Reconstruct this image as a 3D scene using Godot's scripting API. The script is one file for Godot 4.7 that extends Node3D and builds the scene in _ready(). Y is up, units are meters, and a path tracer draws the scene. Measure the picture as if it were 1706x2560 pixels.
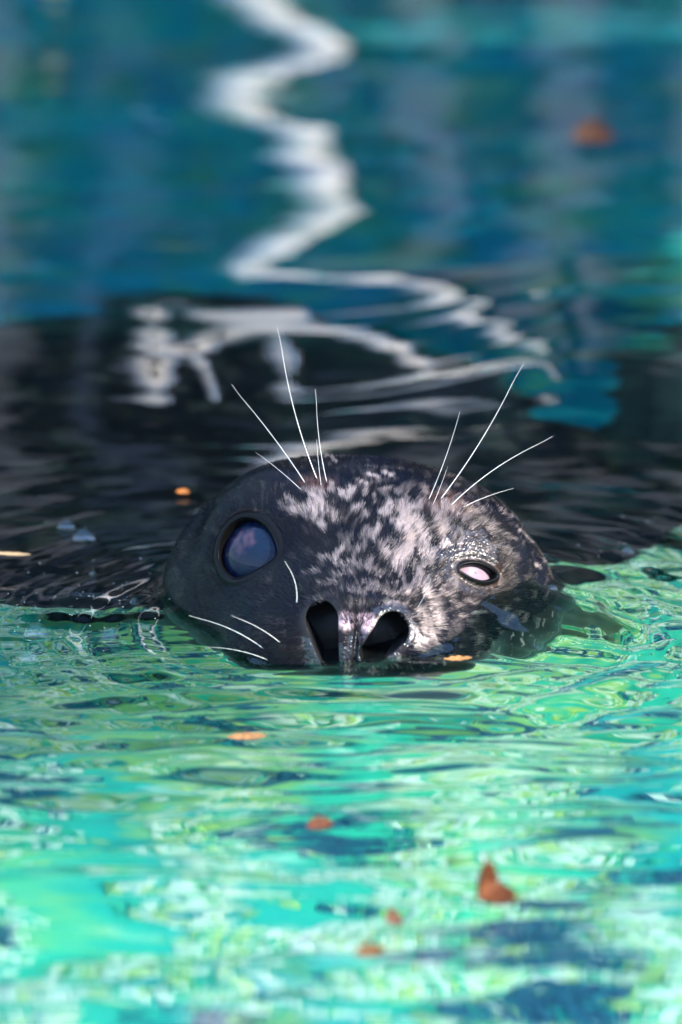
extends Node3D
# A spotted seal lifts its head out of a turquoise pool, seen through a long lens from low over the water.

# ------------------------------------------------------------------ camera numbers
const DEPRESSION := deg_to_rad(14.5)
const FOCUS := 2.5
const AIM := Vector3(0, 0.064, 0)
var eye := Vector3.ZERO
var cam_right := Vector3.RIGHT
var cam_up := Vector3.UP
var cam_back := Vector3.BACK
const PX := 9.375e-5            # tangent of one pixel of a 1706 x 2560 picture

# ------------------------------------------------------------------ the seal's own frame (x across, y up, z to the nose)
var head_at := Transform3D(Basis.from_euler(Vector3(0, -0.03, deg_to_rad(-6.0))), Vector3(0.012, 0.0, -0.03))
var rng := RandomNumberGenerator.new()
var n_fine := FastNoiseLite.new()
var n_mid := FastNoiseLite.new()
var n_broad := FastNoiseLite.new()
var taken := {}

func _ready() -> void:
	rng.seed = 7
	var s := sin(DEPRESSION)
	var c := cos(DEPRESSION)
	cam_up = Vector3(0, c, -s)
	cam_back = Vector3(0, s, c)
	eye = AIM + cam_back * FOCUS
	var cam := Camera3D.new()
	cam.name = "camera"
	cam.keep_aspect = Camera3D.KEEP_HEIGHT
	cam.near = 0.05
	cam.far = 400.0
	var lens := CameraAttributesPhysical.new()
	lens.frustum_focal_length = 100.0
	lens.frustum_focus_distance = 2.475
	lens.exposure_aperture = 3.4
	cam.attributes = lens
	cam.fov = rad_to_deg(2.0 * atan(0.12))
	cam.transform = Transform3D(Basis(cam_right, cam_up, cam_back), eye)
	add_child(cam)
	cam.current = true

	var sky := ProceduralSkyMaterial.new()
	sky.sky_top_color = Color(0.50, 0.66, 0.90)
	sky.sky_horizon_color = Color(0.84, 0.89, 0.93)
	sky.sky_curve = 0.18
	sky.sky_energy_multiplier = 1.3
	sky.ground_bottom_color = Color(0.2, 0.2, 0.19)
	sky.ground_horizon_color = Color(0.5, 0.52, 0.5)
	var env := Environment.new()
	env.background_mode = Environment.BG_SKY
	env.sky = Sky.new()
	env.sky.sky_material = sky
	env.tonemap_mode = Environment.TONE_MAPPER_LINEAR
	env.tonemap_exposure = 1.88
	env.sdfgi_enabled = true
	env.ssao_enabled = true
	env.ssil_enabled = true
	var we := WorldEnvironment.new()
	we.name = "daylight"
	we.environment = env
	add_child(we)
	var sun := DirectionalLight3D.new()
	sun.name = "sun"
	sun.light_energy = 1.6
	sun.light_color = Color(1.0, 0.955, 0.89)
	sun.light_angular_distance = 0.5
	sun.shadow_enabled = true
	add_child(sun)
	sun.look_at_from_position(Vector3(0.68, 0.62, 0.50), Vector3.ZERO, Vector3.UP)

	for n in [n_fine, n_mid, n_broad]:
		n.noise_type = FastNoiseLite.TYPE_SIMPLEX_SMOOTH
		n.frequency = 1.0
		n.fractal_type = FastNoiseLite.FRACTAL_NONE
	n_fine.seed = 3
	n_mid.seed = 11
	n_broad.seed = 29

	build_pool()
	build_surroundings()
	build_rock()
	build_water()
	build_seal()
	build_floating_things()
	build_foam()

# ------------------------------------------------------------------ helpers
func obj(called: String, mesh: Mesh, m: Material, parent: Node = null) -> MeshInstance3D:
	var o := MeshInstance3D.new()
	o.name = numbered(called) if parent == null else called
	o.mesh = mesh
	o.material_override = m
	if parent == null:
		add_child(o, true)
	else:
		parent.add_child(o, true)
	return o

func numbered(called: String) -> String:
	var k: int = taken.get(called, 0)
	taken[called] = k + 1
	return called if k == 0 else "%s_%03d" % [called, k]

func thing(called: String, label: String, category: String, at := Vector3.ZERO, group := "") -> Node3D:
	var o := Node3D.new()
	o.name = numbered(called)
	o.position = at
	add_child(o, true)
	return tag(o, label, category, group)

func tag(o: Node3D, label: String, category: String, group := "") -> Node3D:
	o.set_meta("label", label)
	o.set_meta("category", category)
	if group:
		o.set_meta("group", group)
	return o

func structure(o: Node3D, label: String, category: String) -> void:
	tag(o, label, category)
	o.set_meta("kind", "structure")

func paint(c: Color, rough := 0.6, spec := 0.5) -> StandardMaterial3D:
	var m := StandardMaterial3D.new()
	m.albedo_color = c.linear_to_srgb()
	m.roughness = rough
	m.metallic_specular = spec
	return m

func tinted(rough := 0.6, spec := 0.5) -> StandardMaterial3D:
	var m := paint(Color.WHITE, rough, spec)
	m.vertex_color_use_as_albedo = true
	return m

# a grid of points, rows x cols, as a mesh; "up" tells which side is outside
func sheet(p: PackedVector3Array, rows: int, cols: int, colors: PackedColorArray, flip := false, wrap := false) -> ArrayMesh:
	var normal := PackedVector3Array()
	normal.resize(p.size())
	var sgn := -1.0 if flip else 1.0
	for i in rows:
		var a := maxi(i - 1, 0) * cols
		var b := mini(i + 1, rows - 1) * cols
		for j in cols:
			var jl := j - 1
			var jr := j + 1
			if jl < 0:
				jl = cols - 2 if wrap else 0
			if jr >= cols:
				jr = 1 if wrap else cols - 1
			var n := (p[b + j] - p[a + j]).cross(p[i * cols + jr] - p[i * cols + jl]) * sgn
			normal[i * cols + j] = n.normalized() if n.length_squared() > 1e-24 else Vector3.UP
	var index := PackedInt32Array()
	index.resize((rows - 1) * (cols - 1) * 6)
	var k := 0
	for i in rows - 1:
		for j in cols - 1:
			var q := i * cols + j
			index[k] = q
			index[k + 1] = q + 1 if not flip else q + cols
			index[k + 2] = q + cols if not flip else q + 1
			index[k + 3] = q + 1
			index[k + 4] = q + cols + 1 if not flip else q + cols
			index[k + 5] = q + cols if not flip else q + cols + 1
			k += 6
	return raw_mesh(p, normal, colors, index)

func raw_mesh(p: PackedVector3Array, normal: PackedVector3Array, colors: PackedColorArray, index: PackedInt32Array) -> ArrayMesh:
	var arrays := []
	arrays.resize(Mesh.ARRAY_MAX)
	arrays[Mesh.ARRAY_VERTEX] = p
	arrays[Mesh.ARRAY_NORMAL] = normal
	if colors.size():
		arrays[Mesh.ARRAY_COLOR] = colors
	arrays[Mesh.ARRAY_INDEX] = index
	var m := ArrayMesh.new()
	m.add_surface_from_arrays(Mesh.PRIMITIVE_TRIANGLES, arrays)
	return m

# a tube through points with a radius at each
func tube(points: PackedVector3Array, radii: PackedFloat32Array, sides := 8) -> ArrayMesh:
	var p := PackedVector3Array()
	var n := points.size()
	for i in n:
		var t := (points[mini(i + 1, n - 1)] - points[maxi(i - 1, 0)]).normalized()
		var u := t.cross(Vector3.UP if absf(t.y) < 0.9 else Vector3.RIGHT).normalized()
		var v := t.cross(u)
		for j in sides + 1:
			var a := TAU * j / sides
			p.append(points[i] + (u * cos(a) + v * sin(a)) * radii[i])
	return sheet(p, n, sides + 1, PackedColorArray(), true, true)

func box(a: Vector3, b: Vector3, m: Material, called: String, parent: Node = null) -> MeshInstance3D:
	var bm := BoxMesh.new()
	bm.size = b - a
	var o := obj(called, bm, m, parent)
	o.position = (a + b) / 2
	return o

# a pixel of the 1706 x 2560 picture to a ray from the camera, and a point to a pixel: used to measure the place, not to fake it
func ray(u: float, v: float) -> Vector3:
	return (cam_right * ((u - 853.0) * PX) - cam_up * ((v - 1280.0) * PX) - cam_back).normalized()

func on_water(u: float, v: float, y := 0.0) -> Vector3:
	var d := ray(u, v)
	return eye + d * ((y - eye.y) / d.y)

func at_depth(u: float, v: float, depth: float) -> Vector3:
	return eye + (cam_right * ((u - 853.0) * PX) - cam_up * ((v - 1280.0) * PX) - cam_back) * depth

func pixel(p: Vector3) -> Vector2:
	var q := p - eye
	var d := -q.dot(cam_back)
	return Vector2(853.0 + q.dot(cam_right) / d / PX, 1280.0 - q.dot(cam_up) / d / PX)

# ------------------------------------------------------------------ the pool
func floor_height(x: float, z: float) -> float:
	# a ledge added on the right keeps part of the far end shallow and brighter
	var deep := smoothstep(-0.55, -1.7, z) * (1.0 - 0.85 * smoothstep(0.08, 0.35, x) * exp(-pow((z + 1.80) / 0.42, 2.0)))
	return -0.46 - 0.85 * deep + 0.03 * n_broad.get_noise_2d(x * 2.1, z * 2.1) + 0.02 * n_mid.get_noise_2d(x * 6.0, z * 6.0)

func build_pool() -> void:
	# painted concrete: turquoise paint with caustic light painted on in green patches
	var xs := PackedFloat32Array()
	for i in 301:
		xs.append(-3.0 + i * 0.02)
	var zs := PackedFloat32Array()
	for i in 366:
		zs.append(1.9 - i * 0.02)
	var p := PackedVector3Array()
	var cols := PackedColorArray()
	for z in zs:
		for x in xs:
			p.append(Vector3(x, floor_height(x, z), z))
			var c := Color(0.015, 0.44, 0.40).lerp(Color(0.03, 0.56, 0.36), clampf(0.5 + 1.1 * n_broad.get_noise_2d(x * 3.6 + 9.0, z * 3.6), 0, 1))
			var caustic_green := smoothstep(0.2, 0.45, n_mid.get_noise_2d(x * 6.0 + 70.0, z * 6.0) + 0.4 * n_fine.get_noise_2d(x * 16.0, z * 16.0))  # green patches stand for caustic light on the floor
			c = c.lerp(Color(0.40, 0.58, 0.09), caustic_green * 0.6)
			cols.append(c)
	structure(obj("pool_floor", sheet(p, zs.size(), xs.size(), cols, true), tinted(0.8)), "turquoise pool floor with caustic light painted on in green, seen through the water", "pool floor")
	build_caustic_pebbles()
	var blue_paint := paint(Color(0.015, 0.44, 0.40), 0.7)
	var wall := thing("pool_wall", "turquoise painted walls around the pool below the water", "pool wall")
	wall.set_meta("kind", "structure")
	box(Vector3(-3.2, -1.6, -5.54), Vector3(3.2, 0.10, -5.3), blue_paint, "wall_back", wall)
	box(Vector3(-3.2, -1.6, -5.3), Vector3(-2.95, 0.10, 1.8), blue_paint, "wall_side", wall)
	box(Vector3(2.95, -1.6, -5.3), Vector3(3.2, 0.10, 1.8), blue_paint, "wall_side", wall)
	box(Vector3(-3.2, -1.6, 1.8), Vector3(3.2, 0.10, 2.1), blue_paint, "wall_front", wall)
	var stone := paint(Color(0.075, 0.07, 0.062), 0.85)
	var deck := thing("pool_deck", "grey stone paving round the pool", "paving")
	deck.set_meta("kind", "structure")
	box(Vector3(-14, -0.3, -16), Vector3(14, 0.104, -5.34), stone, "slab", deck)
	box(Vector3(-14, -0.3, -5.34), Vector3(-3.0, 0.104, 1.85), stone, "slab", deck)
	box(Vector3(3.0, -0.3, -5.34), Vector3(14, 0.104, 1.85), stone, "slab", deck)
	box(Vector3(-14, -0.3, 1.85), Vector3(14, 0.104, 12), stone, "slab", deck)

func build_rock() -> void:
	var rows := 40
	var cols := 61
	var p := PackedVector3Array()
	for i in rows:
		var t := PI * i / (rows - 1.0)
		for j in cols:
			var a := TAU * j / (cols - 1.0)
			var d := Vector3(sin(t) * cos(a), cos(t), sin(t) * sin(a))
			p.append(d * Vector3(0.27, 0.22, 0.24) * (1.0 + 0.12 * n_broad.get_noise_3dv(d * 1.6) + 0.03 * n_mid.get_noise_3dv(d * 6.0)))
	var o := obj("sunken_rock", sheet(p, rows, cols, PackedColorArray(), true, true), paint(Color(0.012, 0.025, 0.02), 0.8))
	o.position = Vector3(0.47, -0.35, -0.85)
	tag(o, "dark green rounded rock under the water right of the seal's back", "rock")

# rounded stones added on the shallow floor, their pale, green and dark tones imitating caustics
func build_caustic_pebbles() -> void:
	var rows := 7
	var cols := 11
	var p := PackedVector3Array()
	for i in rows:
		var t := PI * i / (rows - 1.0)
		for j in cols:
			var a := TAU * j / (cols - 1.0)
			var d := Vector3(sin(t) * cos(a), cos(t), sin(t) * sin(a))
			p.append(d * Vector3(1.0, 0.42, 0.75) * (1.0 + 0.18 * n_broad.get_noise_3dv(d * 1.5)))
	var stone := sheet(p, rows, cols, PackedColorArray(), true, true)
	var where := []
	var tint := PackedColorArray()
	for k in 90000:
		var x := rng.randf_range(-1.1, 1.1)
		var z := rng.randf_range(-0.92, 0.9)
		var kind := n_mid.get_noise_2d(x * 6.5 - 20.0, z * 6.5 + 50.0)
		var caustic_dark := n_broad.get_noise_2d(x * 5.0 - 40.0, z * 5.0) + 0.2 * smoothstep(-0.2, 0.5, x)
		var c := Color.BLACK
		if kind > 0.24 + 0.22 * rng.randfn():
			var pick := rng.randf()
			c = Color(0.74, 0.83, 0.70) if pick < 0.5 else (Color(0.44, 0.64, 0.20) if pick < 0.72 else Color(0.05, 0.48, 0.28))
		elif caustic_dark > 0.50 + 0.22 * rng.randfn():
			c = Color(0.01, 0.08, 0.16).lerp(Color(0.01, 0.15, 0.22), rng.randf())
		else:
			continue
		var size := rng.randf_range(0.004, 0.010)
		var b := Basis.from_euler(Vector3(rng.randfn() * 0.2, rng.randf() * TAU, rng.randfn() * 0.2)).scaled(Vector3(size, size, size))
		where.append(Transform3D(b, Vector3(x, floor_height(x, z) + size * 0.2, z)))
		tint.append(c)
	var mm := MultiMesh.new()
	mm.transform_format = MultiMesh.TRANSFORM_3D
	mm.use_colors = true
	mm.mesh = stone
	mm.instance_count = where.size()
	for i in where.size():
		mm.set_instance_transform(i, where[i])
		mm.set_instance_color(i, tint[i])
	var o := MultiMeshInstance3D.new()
	o.name = "caustic_pebbles"
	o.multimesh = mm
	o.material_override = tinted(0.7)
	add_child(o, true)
	tag(o, "added pale, green and dark blue stones imitating caustic light on the pool floor before the seal", "caustic_pebbles")
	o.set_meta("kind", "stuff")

# ------------------------------------------------------------------ what the water mirrors: a white column, and an added screen, shrubs and trees
const COLUMN_X := -0.1
const COLUMN_Z := -6.0
const COLUMN_R := 0.075

func build_surroundings() -> void:
	var white := paint(Color(0.74, 0.69, 0.645), 0.5)
	var col := thing("white_column", "white painted round column beyond the far side of the pool", "column", Vector3(COLUMN_X, 0.104, COLUMN_Z))
	var cyl := CylinderMesh.new()
	cyl.top_radius = COLUMN_R
	cyl.bottom_radius = COLUMN_R
	cyl.height = 3.4
	cyl.radial_segments = 32
	obj("shaft", cyl, white, col).position.y = 1.7
	var foot := CylinderMesh.new()
	foot.top_radius = 0.1
	foot.bottom_radius = 0.11
	foot.height = 0.08
	obj("foot", foot, white, col).position.y = 0.04
	var cap := CylinderMesh.new()
	cap.top_radius = 0.11
	cap.bottom_radius = 0.09
	cap.height = 0.1
	obj("cap", cap, white, col).position.y = 3.45
	# a screen of upright grey boards, added behind the column to mirror as hazy bands
	var timber := paint(Color(0.075, 0.075, 0.08), 0.7, 0.3)
	var screen := thing("added_band_screen", "added unseen screen of upright grey boards, mirrored as hazy bands behind the white column", "fence", Vector3(0.02, 0.104, -6.25))
	for k in 23:
		box(Vector3(-3.42 + 0.297 * k - 0.063, 0.0, -0.02), Vector3(-3.42 + 0.297 * k + 0.063, 2.8, 0.02), timber, "board", screen)
	box(Vector3(-3.6, 0.25, -0.07), Vector3(3.3, 0.35, -0.022), timber, "rail", screen)
	box(Vector3(-3.6, 2.45, -0.07), Vector3(3.3, 2.55, -0.022), timber, "rail", screen)
	# trees added out of view to keep bright sky out of the water mirror
	var bark := paint(Color(0.06, 0.045, 0.035), 0.9)
	var kinds := ["broad dark evergreen tree added unseen behind the white column", "tall dark evergreen tree added unseen far left beyond the pool", "dark evergreen tree added unseen left of the column", "dark evergreen tree added unseen right of the column", "tall dark evergreen tree added unseen far right beyond the pool", "low dark tree added unseen at the left end of the row", "low dark tree added unseen at the right end of the row"]
	var spots := [Vector3(0.4, 0.1, -10.5), Vector3(-5.6, 0.1, -10.0), Vector3(-2.7, 0.1, -9.2), Vector3(3.2, 0.1, -9.6), Vector3(6.2, 0.1, -9.8), Vector3(-8.6, 0.1, -8.6), Vector3(9.0, 0.1, -8.4)]
	for i in spots.size():
		build_tree(spots[i], 13.0 + 0.9 * sin(i * 2.3), kinds[i], bark, i)
	var bushes := ["low dark shrub added unseen behind the white column", "low dark shrub added unseen first to the left of the column", "low dark shrub added unseen second to the left of the column", "low dark shrub added unseen third to the left of the column", "low dark shrub added unseen first to the right of the column", "low dark shrub added unseen second to the right of the column", "low dark shrub added unseen third to the right of the column"]
	var places := [-0.2, -2.1, -4.0, -6.2, 1.7, 3.7, 5.9]  # shrubs added out of view to hide the bright horizon under the trees
	for i in places.size():
		build_shrub(Vector3(places[i], 0.1, -7.6 + 0.2 * sin(i * 3.0)), bushes[i], bark, i)

func build_shrub(at: Vector3, label: String, bark: Material, k: int) -> void:
	var t := thing("added_evergreen_shrub", label, "shrub", at, "unseen shrubs added beyond the pool")
	for b in 6:
		var a := b * 1.05 + k
		obj("stem", tube(PackedVector3Array([Vector3(0.1 * cos(a), 0, 0.1 * sin(a)), Vector3(0.4 * cos(a), 0.8, 0.3 * sin(a)), Vector3(0.8 * cos(a), 1.7, 0.4 * sin(a))]), PackedFloat32Array([0.04, 0.03, 0.01]), 6), bark, t)
	var mm := MultiMesh.new()
	mm.transform_format = MultiMesh.TRANSFORM_3D
	mm.use_colors = true
	mm.mesh = leaf_card()
	mm.instance_count = 9000
	for i in mm.instance_count:
		var d := Vector3(rng.randfn(), rng.randfn(), rng.randfn()).normalized() * pow(rng.randf(), 0.4)
		var at2 := Vector3(d.x * 1.35, 1.15 + d.y * 1.2, d.z * 0.6) * (1.0 + 0.15 * n_mid.get_noise_3dv(d * 3.0 + Vector3(k, 0, 0)))
		var b := Basis.from_euler(Vector3(rng.randf() * TAU, rng.randf() * TAU, rng.randf() * TAU)).scaled(Vector3.ONE * rng.randf_range(0.8, 1.5))
		mm.set_instance_transform(i, Transform3D(b, at2))
		var g := rng.randf()
		mm.set_instance_color(i, Color(0.016 + 0.022 * g, 0.03 + 0.036 * g, 0.014 + 0.012 * g))
	var crown := MultiMeshInstance3D.new()
	crown.name = "foliage"
	crown.multimesh = mm
	crown.set_meta("kind", "stuff")
	crown.material_override = tinted(0.7, 0.2)
	t.add_child(crown, true)

func leaf_card() -> ArrayMesh:
	var lp := PackedVector3Array([Vector3(0, 0, 0), Vector3(0.035, 0.05, 0.008), Vector3(0, 0.13, 0), Vector3(-0.035, 0.05, 0.008)])
	return raw_mesh(lp, PackedVector3Array([Vector3.BACK, Vector3.BACK, Vector3.BACK, Vector3.BACK]), PackedColorArray(), PackedInt32Array([0, 2, 1, 0, 3, 2]))

func build_tree(at: Vector3, high: float, label: String, bark: Material, k: int) -> void:
	var t := thing("added_evergreen_tree", label, "tree", at, "unseen trees added beyond the pool")
	var pts := PackedVector3Array()
	var rad := PackedFloat32Array()
	for i in 9:
		var f := i / 8.0
		pts.append(Vector3(0.15 * sin(f * 3.0 + k), f * high * 0.85, 0.12 * cos(f * 2.5 + k)))
		rad.append(lerpf(0.2, 0.03, f))
	obj("trunk", tube(pts, rad, 10), bark, t)
	for b in 9:
		var f := 0.12 + 0.08 * b
		var a := b * 2.4 + k
		var start := pts[int(f * 8)]
		var out := Vector3(cos(a), 0.35, sin(a)) * lerpf(1.9, 0.6, f)
		obj("limb", tube(PackedVector3Array([start, start + out * 0.5 + Vector3(0, -0.05, 0), start + out]), PackedFloat32Array([0.06, 0.04, 0.012]), 6), bark, t)
	var mm := MultiMesh.new()
	mm.transform_format = MultiMesh.TRANSFORM_3D
	mm.use_colors = true
	mm.mesh = leaf_card()
	mm.instance_count = 20000
	var clumps := []
	for q in 150:
		var f := -0.02 + 1.02 * pow(rng.randf(), 1.25)
		var a := rng.randf() * TAU
		var r := lerpf(2.6, 0.9, f * f) * sqrt(rng.randf())
		clumps.append(Vector3(cos(a) * r, 0.25 + f * high, sin(a) * r))
	for i in mm.instance_count:
		var cl: Vector3 = clumps[i % clumps.size()]
		var off := Vector3(rng.randfn(), rng.randfn() * 0.75, rng.randfn()) * 0.45
		var b := Basis.from_euler(Vector3(rng.randf() * TAU, rng.randf() * TAU, rng.randf() * TAU)).scaled(Vector3.ONE * rng.randf_range(1.6, 3.2))
		mm.set_instance_transform(i, Transform3D(b, cl + off))
		var g := rng.randf()
		mm.set_instance_color(i, Color(0.016 + 0.022 * g, 0.03 + 0.036 * g, 0.014 + 0.012 * g))
	var crown := MultiMeshInstance3D.new()
	crown.name = "crown"
	crown.multimesh = mm
	crown.set_meta("kind", "stuff")
	crown.material_override = tinted(0.7, 0.2)
	t.add_child(crown, true)

# ------------------------------------------------------------------ water
# Bow waves behind the head: lines along which the water leans so that the column's image is folded into loops.
var loops := [
	[17.0, [[560, 625], [640, 610], [760, 628], [860, 655], [960, 690], [1050, 730], [1110, 780], [1145, 830], [1190, 875], [1235, 915], [1240, 945], [1150, 968], [900, 1000], [668, 1050]]],
	[14.0, [[355, 905], [355, 830], [348, 750], [365, 705], [410, 692], [460, 720], [560, 727], [690, 722]]],
	[25.0, [[362, 900], [358, 800], [352, 740]]],
	[11.0, [[360, 830], [430, 810], [500, 770], [600, 757], [720, 757], [820, 777], [900, 812], [960, 865], [1000, 892], [1100, 885], [1220, 895]]],
	[10.0, [[440, 812], [480, 850], [498, 912]]],
	[26.0, [[640, 765], [660, 830], [665, 890]]],
]
var squiggle := [[-60, 540], [0, 575], [30, 620], [60, 660], [90, 720], [110, 740], [130, 720], [150, 660], [170, 600], [190, 560], [215, 545], [245, 535], [270, 545], [285, 600], [300, 680], [330, 690], [360, 700], [390, 715], [420, 725], [460, 735], [490, 740], [510, 720], [530, 680], [550, 620], [580, 585], [610, 565], [640, 555], [760, 555]]
var seg_a := PackedVector2Array()
var seg_b := PackedVector2Array()
var seg_w := PackedFloat32Array()

func squiggle_at(v: float) -> float:
	for i in squiggle.size() - 1:
		if v <= squiggle[i + 1][0]:
			var f := clampf((v - squiggle[i][0]) / float(squiggle[i + 1][0] - squiggle[i][0]), 0, 1)
			return lerpf(squiggle[i][1], squiggle[i + 1][1], f * f * (3 - 2 * f))
	return 555.0

# where the first loop, which carries the column's image on from the zigzag, lies at a height of the picture
func first_loop_at(v: float) -> float:
	var pts: Array = loops[0][1]
	for i in range(1, pts.size() - 1):
		var a: float = pts[i][1] * 1.088
		var b: float = pts[i + 1][1] * 1.088
		if v <= b:
			return lerpf(pts[i][0], pts[i + 1][0], clampf((v - a) / (b - a), 0, 1)) * 1.088
	return 726.0

# how much the water has to lean sideways (dh/dx) at a point for the mirrored ray to pass the column at the wanted distance
func lean(x: float, z: float) -> float:
	var q := pixel(Vector3(x, 0, z))
	if q.y > 1180.0:
		return 0.0
	var horizontal := Vector2(x - eye.x, z - eye.z).length()
	var tan_dep := eye.y / horizontal
	var reach := z - COLUMN_Z
	var passes := x + x / (eye.z - z) * reach - COLUMN_X
	var lower := smoothstep(655.0, 705.0, q.y)
	var want := 0.0
	var mask := 0.0
	if lower < 1.0:
		var d := (q.x - squiggle_at(q.y / 1.088 * 1.0) / 0.919) / 66.0
		want = COLUMN_R * clampf(d, -2.4, 2.4)
		mask = 1.0 - smoothstep(230.0, 420.0, absf(d) * 66.0)
	if lower > 0.0:
		var best := 9.0
		for i in seg_w.size():
			var ab := seg_b[i] - seg_a[i]
			var t := clampf((q - seg_a[i]).dot(ab) / ab.length_squared(), 0, 1)
			var dd := (q - seg_a[i] - ab * t).length() / seg_w[i]
			if dd < best:
				best = dd
		var w2 := COLUMN_R * minf(best, 2.2) * (1.0 if q.x > first_loop_at(q.y) else -1.0)
		var m2 := smoothstep(150.0, 330.0, q.x) * (1.0 - smoothstep(1330.0, 1500.0, q.x)) * (1.0 - smoothstep(1060.0, 1170.0, q.y))
		want = lerpf(want, w2, lower)
		mask = lerpf(mask, m2, lower)
	return mask * (passes - want) / (2.0 * tan_dep * reach)

func build_water() -> void:
	for l in loops:
		var pts := PackedVector2Array()
		for q in l[1]:
			pts.append(Vector2(q[0], q[1]) * 1.088)
		for k in 2:
			var r := PackedVector2Array([pts[0]])
			for i in pts.size() - 1:
				r.append(pts[i].lerp(pts[i + 1], 0.25))
				r.append(pts[i].lerp(pts[i + 1], 0.75))
			r.append(pts[pts.size() - 1])
			pts = r
		for i in pts.size() - 1:
			seg_a.append(pts[i])
			seg_b.append(pts[i + 1])
			seg_w.append(l[0] * 1.36)
	var xs := PackedFloat32Array()
	var x := -2.96
	while x < 2.96:
		xs.append(x)
		x += 0.0025 if absf(x + 0.001) < 0.40 else (0.008 if absf(x) < 0.6 else 0.05)
	xs.append(2.96)
	var zs := PackedFloat32Array()
	var z := -5.31
	while z < 1.81:
		zs.append(z)
		if z < -3.0:
			z += 0.05
		elif z < -2.8:
			z += 0.02
		elif z < -0.7:
			z += 0.005
		elif z < 0.3:
			z += 0.0022
		elif z < 0.8:
			z += 0.003
		else:
			z += 0.03
	zs.append(1.81)
	var nx := xs.size()
	var p := PackedVector3Array()
	p.resize(nx * zs.size())
	var mid := 0
	for i in nx:
		if xs[i] < -0.05:
			mid = i
	for j in zs.size():
		var zz := zs[j]
		var row := PackedFloat32Array()
		row.resize(nx)
		if zz < 0.0 and zz > -4.5:
			var acc := 0.0
			for i in range(mid, nx - 1):
				if xs[i] > 0.6:
					row[i + 1] = acc
					continue
				acc += lean((xs[i] + xs[i + 1]) * 0.5, zz) * (xs[i + 1] - xs[i])
				row[i + 1] = acc
			acc = 0.0
			for i in range(mid, 0, -1):
				if xs[i] < -0.6:
					row[i - 1] = acc
					continue
				acc -= lean((xs[i] + xs[i - 1]) * 0.5, zz) * (xs[i] - xs[i - 1])
				row[i - 1] = acc
		for i in nx:
			p[j * nx + i] = Vector3(xs[i], row[i] + ripple(xs[i], zz), zz)
	var m := StandardMaterial3D.new()
	m.transparency = BaseMaterial3D.TRANSPARENCY_ALPHA
	m.albedo_color = Color(0.86, 0.99, 0.965, 0.0)
	m.roughness = 0.015
	m.refraction_enabled = true
	m.refraction_scale = 0.033
	var water := obj("water", sheet(p, zs.size(), nx, PackedColorArray(), false), m)
	# clear water has no colour of its own here, so its depth is built in layers, each of which takes a share of the red and green
	var layer := StandardMaterial3D.new()
	layer.transparency = BaseMaterial3D.TRANSPARENCY_ALPHA
	layer.albedo_color = Color(0.38, 0.58, 0.745, 0.0).linear_to_srgb()
	layer.roughness = 0.0
	layer.metallic_specular = 0.0
	layer.refraction_enabled = true
	layer.refraction_scale = 0.0001
	for y in [-0.60, -0.80, -1.02]:
		var plane := PlaneMesh.new()
		plane.size = Vector2(5.9, 7.1)
		var o := obj("water_layer", plane, layer, water)
		o.position = Vector3(0, y, -1.75)
	structure(water, "clear rippled pool water around the seal, mirroring a white column and trees", "water")

# x, z, height of the water heaped against the right cheek
var heap := [Vector3(0.14, -0.06, 0.001), Vector3(0.125, -0.03, 0.007), Vector3(0.105, 0.011, 0.026), Vector3(0.0876, 0.031, 0.027), Vector3(0.0756, 0.0456, 0.023), Vector3(0.063, 0.080, 0.017), Vector3(0.051, 0.10, 0.009), Vector3(0.03, 0.115, 0.001)]

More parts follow.
